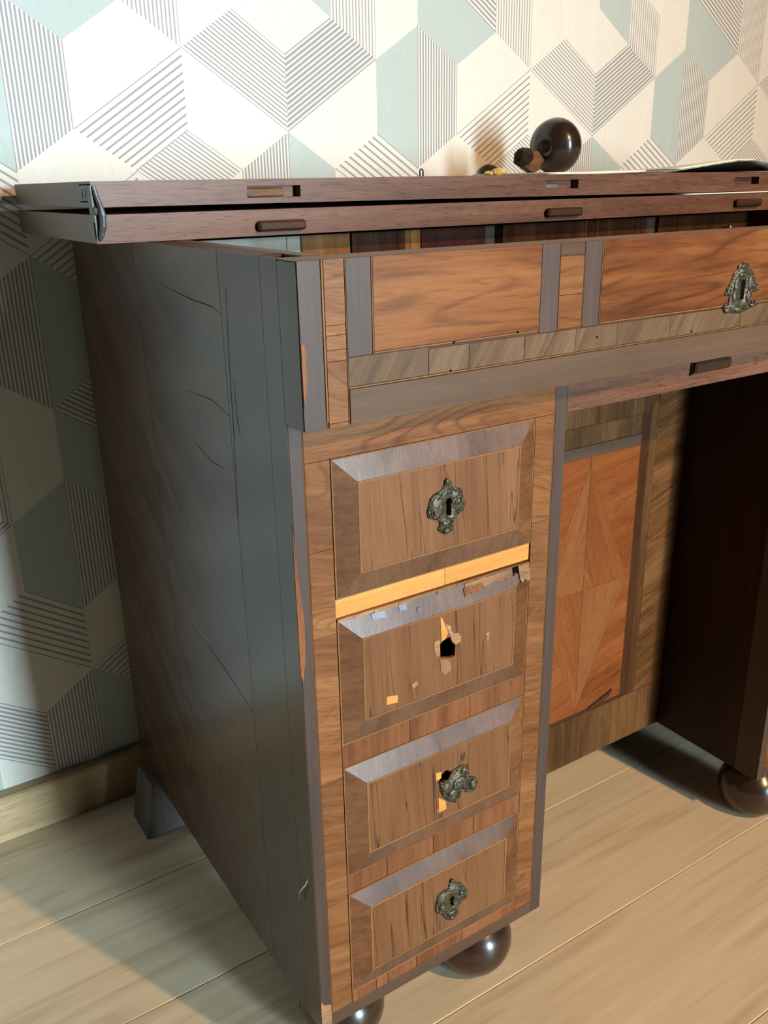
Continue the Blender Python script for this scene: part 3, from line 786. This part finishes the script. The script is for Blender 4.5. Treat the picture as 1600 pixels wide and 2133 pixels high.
# ---------------------------------------------- folded top: two leaves
LX0, LX1, LY0, LY1 = -.0435, TW+.0435, .268, .553
def leaf(name, zb0, zb1, zt0, zt1, slots, lab):
    """slots (x0,x1,z0,z1): pockets cut in the front edge"""
    bm = bmesh.new()
    zb = lambda x: zb0+(zb1-zb0)*(x-LX0)/(LX1-LX0); ztp = lambda x: zt0+(zt1-zt0)*(x-LX0)/(LX1-LX0)
    def blk(x0, x1, y0, y1, b=None, t=None):
        q = []
        for x in (x0, x1): q.append((x, b if b is not None else zb(x), t if t is not None else ztp(x)))
        (xa_, ba, ta), (xb_, bb, tb) = q
        add_hull(bm, [(xa_, y0, ba), (xb_, y0, bb), (xb_, y1, bb), (xa_, y1, ba)], [(xa_, y0, ta), (xb_, y0, tb), (xb_, y1, tb), (xa_, y1, ta)])
    yl = LY0+.011 if slots else LY0
    blk(LX0+.0012, LX1, yl, LY1)
    x = LX0+.0012
    for (s0, s1, sz0, sz1) in slots:
        blk(x, s0, LY0, yl); blk(s0, s1, LY0, yl, None, sz0); blk(s0, s1, LY0, yl, sz1, None); x = s1
    if slots: blk(x, LX1, LY0, yl)
    o = link(name, bm, 'lid', desk)
    o['label'] = lab
    bm = bmesh.new()
    add_hull(bm, [(LX0, LY0+.0004, zb0), (LX0+.0011, LY0+.0004, zb0), (LX0+.0011, LY1, zb0), (LX0, LY1, zb0)], [(LX0, LY0+.0004, zt0), (LX0+.0011, LY0+.0004, zt0), (LX0+.0011, LY1, zt0), (LX0, LY1, zt0)])
    link('end_veneer', bm, 'lid_end', o)
    return o
low = leaf('lower_leaf', .7550, .7550, .7778, .7772, [], 'lower leaf with three wooden tongues')
upp = leaf('upper_leaf', .7838, .7788, .8040, .8032, [(.0945, .1485, .7880, .7980), (.4535, .5030, .7885, .7980), (.7810, .8305, .7878, .7968)], 'upper leaf with three mortise slots')
for x0, x1, z0, z1 in ((.1012, .1500, .7588, .7682), (.4535, .5070, .7592, .7686), (.7828, .8345, .7602, .7700)):
    bm = bmesh.new(); add_box(bm, x0, x1, LY0-.0075, LY0-.0003, z0, z1, .0022)
    link('tongue', bm, 'tongue', low)
box('slot_packing', .0950, .1330, LY0+.003, LY0+.0105, .7884, .7962, 'door_cross_h', upp, .0012)
box('slot_packing', .4540, .4760, LY0+.004, LY0+.0105, .7888, .7935, 'block', upp, .0012)
# hinge at the near left corner
bm = bmesh.new()
add_box(bm, LX0-.0012, LX0-.0002, LY0+.0005, LY0+.0330, .7885, .8010, .0003)
add_box(bm, LX0-.0014, LX0-.0002, LY0-.0010, LY0+.0085, .7780, .8010, .0003)
pts = [(LX0+.0015, LY0-.0015, .8005), (LX0+.0028, LY0-.0020, .793), (LX0+.0044, LY0-.0040, .785), (LX0+.0054, LY0-.0050, .777), (LX0+.0050, LY0-.0042, .769), (LX0+.0034, LY0-.0025, .762), (LX0+.0022, LY0-.0014, .7580)]
add_tube(bm, pts, [.0016, .0019, .0024, .0028, .0028, .0022, .0013], 10)
add_blob(bm, (LX0+.001, LY0-.0005, .7812), (.0030, .0035, .0036), 2)
for y in (LY0+.0255, LY0+.016): add_blob(bm, (LX0-.0013, y, .7947), (.0006, .0034, .0042), 2)
link('hinge', bm, 'iron', upp)
bm = bmesh.new()
add_box(bm, LX0-.0005, LX0-.0001, LY0+.0002, LY0+.0340, .7876, .8018); add_box(bm, LX0-.0005, LX0-.0001, LY0+.0002, LY0+.0096, .7840, .7876)
link('hinge_recess', bm, 'dark', upp)
bm = bmesh.new(); add_box(bm, LX0-.0008, LX0-.0001, LY0+.003, LY0+.022, .7590, .7720, .0002)
link('hinge_plate', bm, 'iron', low)
# small wire loop on the upper leaf
bm = bmesh.new()
pts = [(.3065, .300, .8025)] + [(.3065, .300, .8085)] + [(.3085+.0020*math.cos(a), .300, .8090+.0020*math.sin(a)) for a in [math.pi*(1-k/6) for k in range(7)]] + [(.3105, .300, .8085), (.3105, .300, .8025)]
add_tube(bm, pts, .0008, 8); link('wire_loop', bm, 'black_iron', upp, smooth=True)
# loose fibre caught on the side
bm = bmesh.new()
add_tube(bm, [(-.0010, .0330, .2480), (-.0030, .0360, .2400), (-.0040, .0430, .2300), (-.0030, .0480, .2220), (-.0022, .0490, .2130)], .0005, 5)
link('loose_fibre', bm, 'fibre', desk)

# ------------------------------------------------------------------ things on the desk
LT = .8036
# spare bun foot lying on its side
sf = empty('spare_bun_foot', (.640, .452, LT))
tag(sf, 'spare dark turned bun foot with peg lying on top of the desk', 'furniture foot')
ax = Vector((-.94, -.30, -.12)).normalized()
c = Vector((.640, .452, LT+.0372))
rotm = ax.to_track_quat('Z', 'Y').to_matrix().to_4x4()
bm = bmesh.new()
pf = smooth_prof([(0, -.0290), (.015, -.0270), (.0275, -.0190), (.0345, -.006), (.0352, .004), (.0312, .0165), (.0210, .0255), (.0110, .0285), (.0060, .0265), (0, .0262)], 6)
add_lathe(bm, pf, 44, Matrix.Translation(c) @ rotm)
link('body', bm, 'bun_spare', sf, smooth=True)
def rough_peg(prof, seed, segs, name, mat, off):
    bm = bmesh.new()
    ax2 = Vector((-.93, -.30, -.20)).normalized().to_track_quat('Z', 'Y').to_matrix().to_4x4()
    add_lathe(bm, prof, segs, Matrix.Translation(c + Vector(off)) @ ax2)
    rr = random.Random(seed)
    for v in bm.verts: v.co += Vector((rr.uniform(-1, 1), rr.uniform(-1, 1), rr.uniform(-1, 1)))*.0016
    lo = min(v.co.z for v in bm.verts)
    if lo < LT+.0034:
        for v in bm.verts: v.co.z += LT+.0034-lo
    return link(name, bm, mat, sf)
rough_peg([(0, .020), (.0120, .021), (.0150, .033), (.0135, .045), (.0100, .052), (0, .053)], 3, 7, 'peg', 'peg', (-.017, .004, -.0150))
rough_peg([(0, .040), (.0085, .041), (.0125, .048), (.0110, .057), (.0060, .062), (0, .063)], 5, 7, 'peg_end', 'peg_dark', (-.019, .005, -.0035))

def sheet(name, x0, x1, y0, y1, fz, mat, nx=14, ny=8, th=.0003):
    bm = bmesh.new()
    g = [[(x0+(x1-x0)*i/nx, y0+(y1-y0)*j/ny) for j in range(ny+1)] for i in range(nx+1)]
    T = [[bm.verts.new((x, y, fz(x, y)+th)) for x, y in r] for r in g]
    B_ = [[bm.verts.new((x, y, fz(x, y))) for x, y in r] for r in g]
    for i in range(nx):
        for j in range(ny):
            bm.faces.new((T[i][j], T[i+1][j], T[i+1][j+1], T[i][j+1])); bm.faces.new((B_[i][j], B_[i][j+1], B_[i+1][j+1], B_[i+1][j]))
    for i in range(nx):
        bm.faces.new((T[i][0], B_[i][0], B_[i+1][0], T[i+1][0])); bm.faces.new((T[i][ny], T[i+1][ny], B_[i+1][ny], B_[i][ny]))
    for j in range(ny):
        bm.faces.new((T[0][j], T[0][j+1], B_[0][j+1], B_[0][j])); bm.faces.new((T[nx][j], B_[nx][j], B_[nx][j+1], T[nx][j+1]))
    return link(name, bm, mat, smooth=True)
g1 = lambda a, c, w: math.exp(-((a-c)/w)**2)
s1 = sheet('paper_sheet', .535, .700, .345, .500, lambda x, y: LT+.0002+.0012*max(0, (x-.60)/.1), 'paper', th=.0030)
tag(s1, 'cream paper sheet under the spare foot on the desk top', 'paper')
s2 = sheet('paper_sheet', .690, .925, .300, .480, lambda x, y: LT+.0004+(.0130*min(1, (x-.690)/.14) if x < .86 else .0130*(1-((x-.86)/.065)**2))*g1(y, .300, .12), 'paper_print', nx=26, th=.0012)
tag(s2, 'curled grey-green printed sheet at the right end of the desk top', 'paper')
s3 = sheet('paper_sheet', .715, .865, .3015, .470, lambda x, y: LT+.0018+(.0130*min(1, (x-.690)/.14) if x < .86 else .0130*(1-((x-.86)/.065)**2))*g1(y, .300, .12), 'paper', nx=20, th=.0010)
tag(s3, 'pale sheet lying on the curled printed sheet on the desk top', 'paper')
s4 = sheet('paper_sheet', .690, TW+.030, LY0-.003, .50, lambda x, y: .7775, 'paper', th=.0012)
tag(s4, 'white sheet pressed between the two leaves of the desk top', 'paper')
bm = bmesh.new()
add_blob(bm, (.530, .440, LT+.0052), (.0105, .007, .0052), 3); add_blob(bm, (.519, .445, LT+.0034), (.007, .007, .0034), 2)
for v in bm.verts: v.co += Vector((random.uniform(-1, 1), random.uniform(-1, 1), random.uniform(-.3, .6)))*.0008
tag(link('wax_lump', bm, 'wax'), 'small yellow wax lump beside the spare foot on the desk top', 'lump')
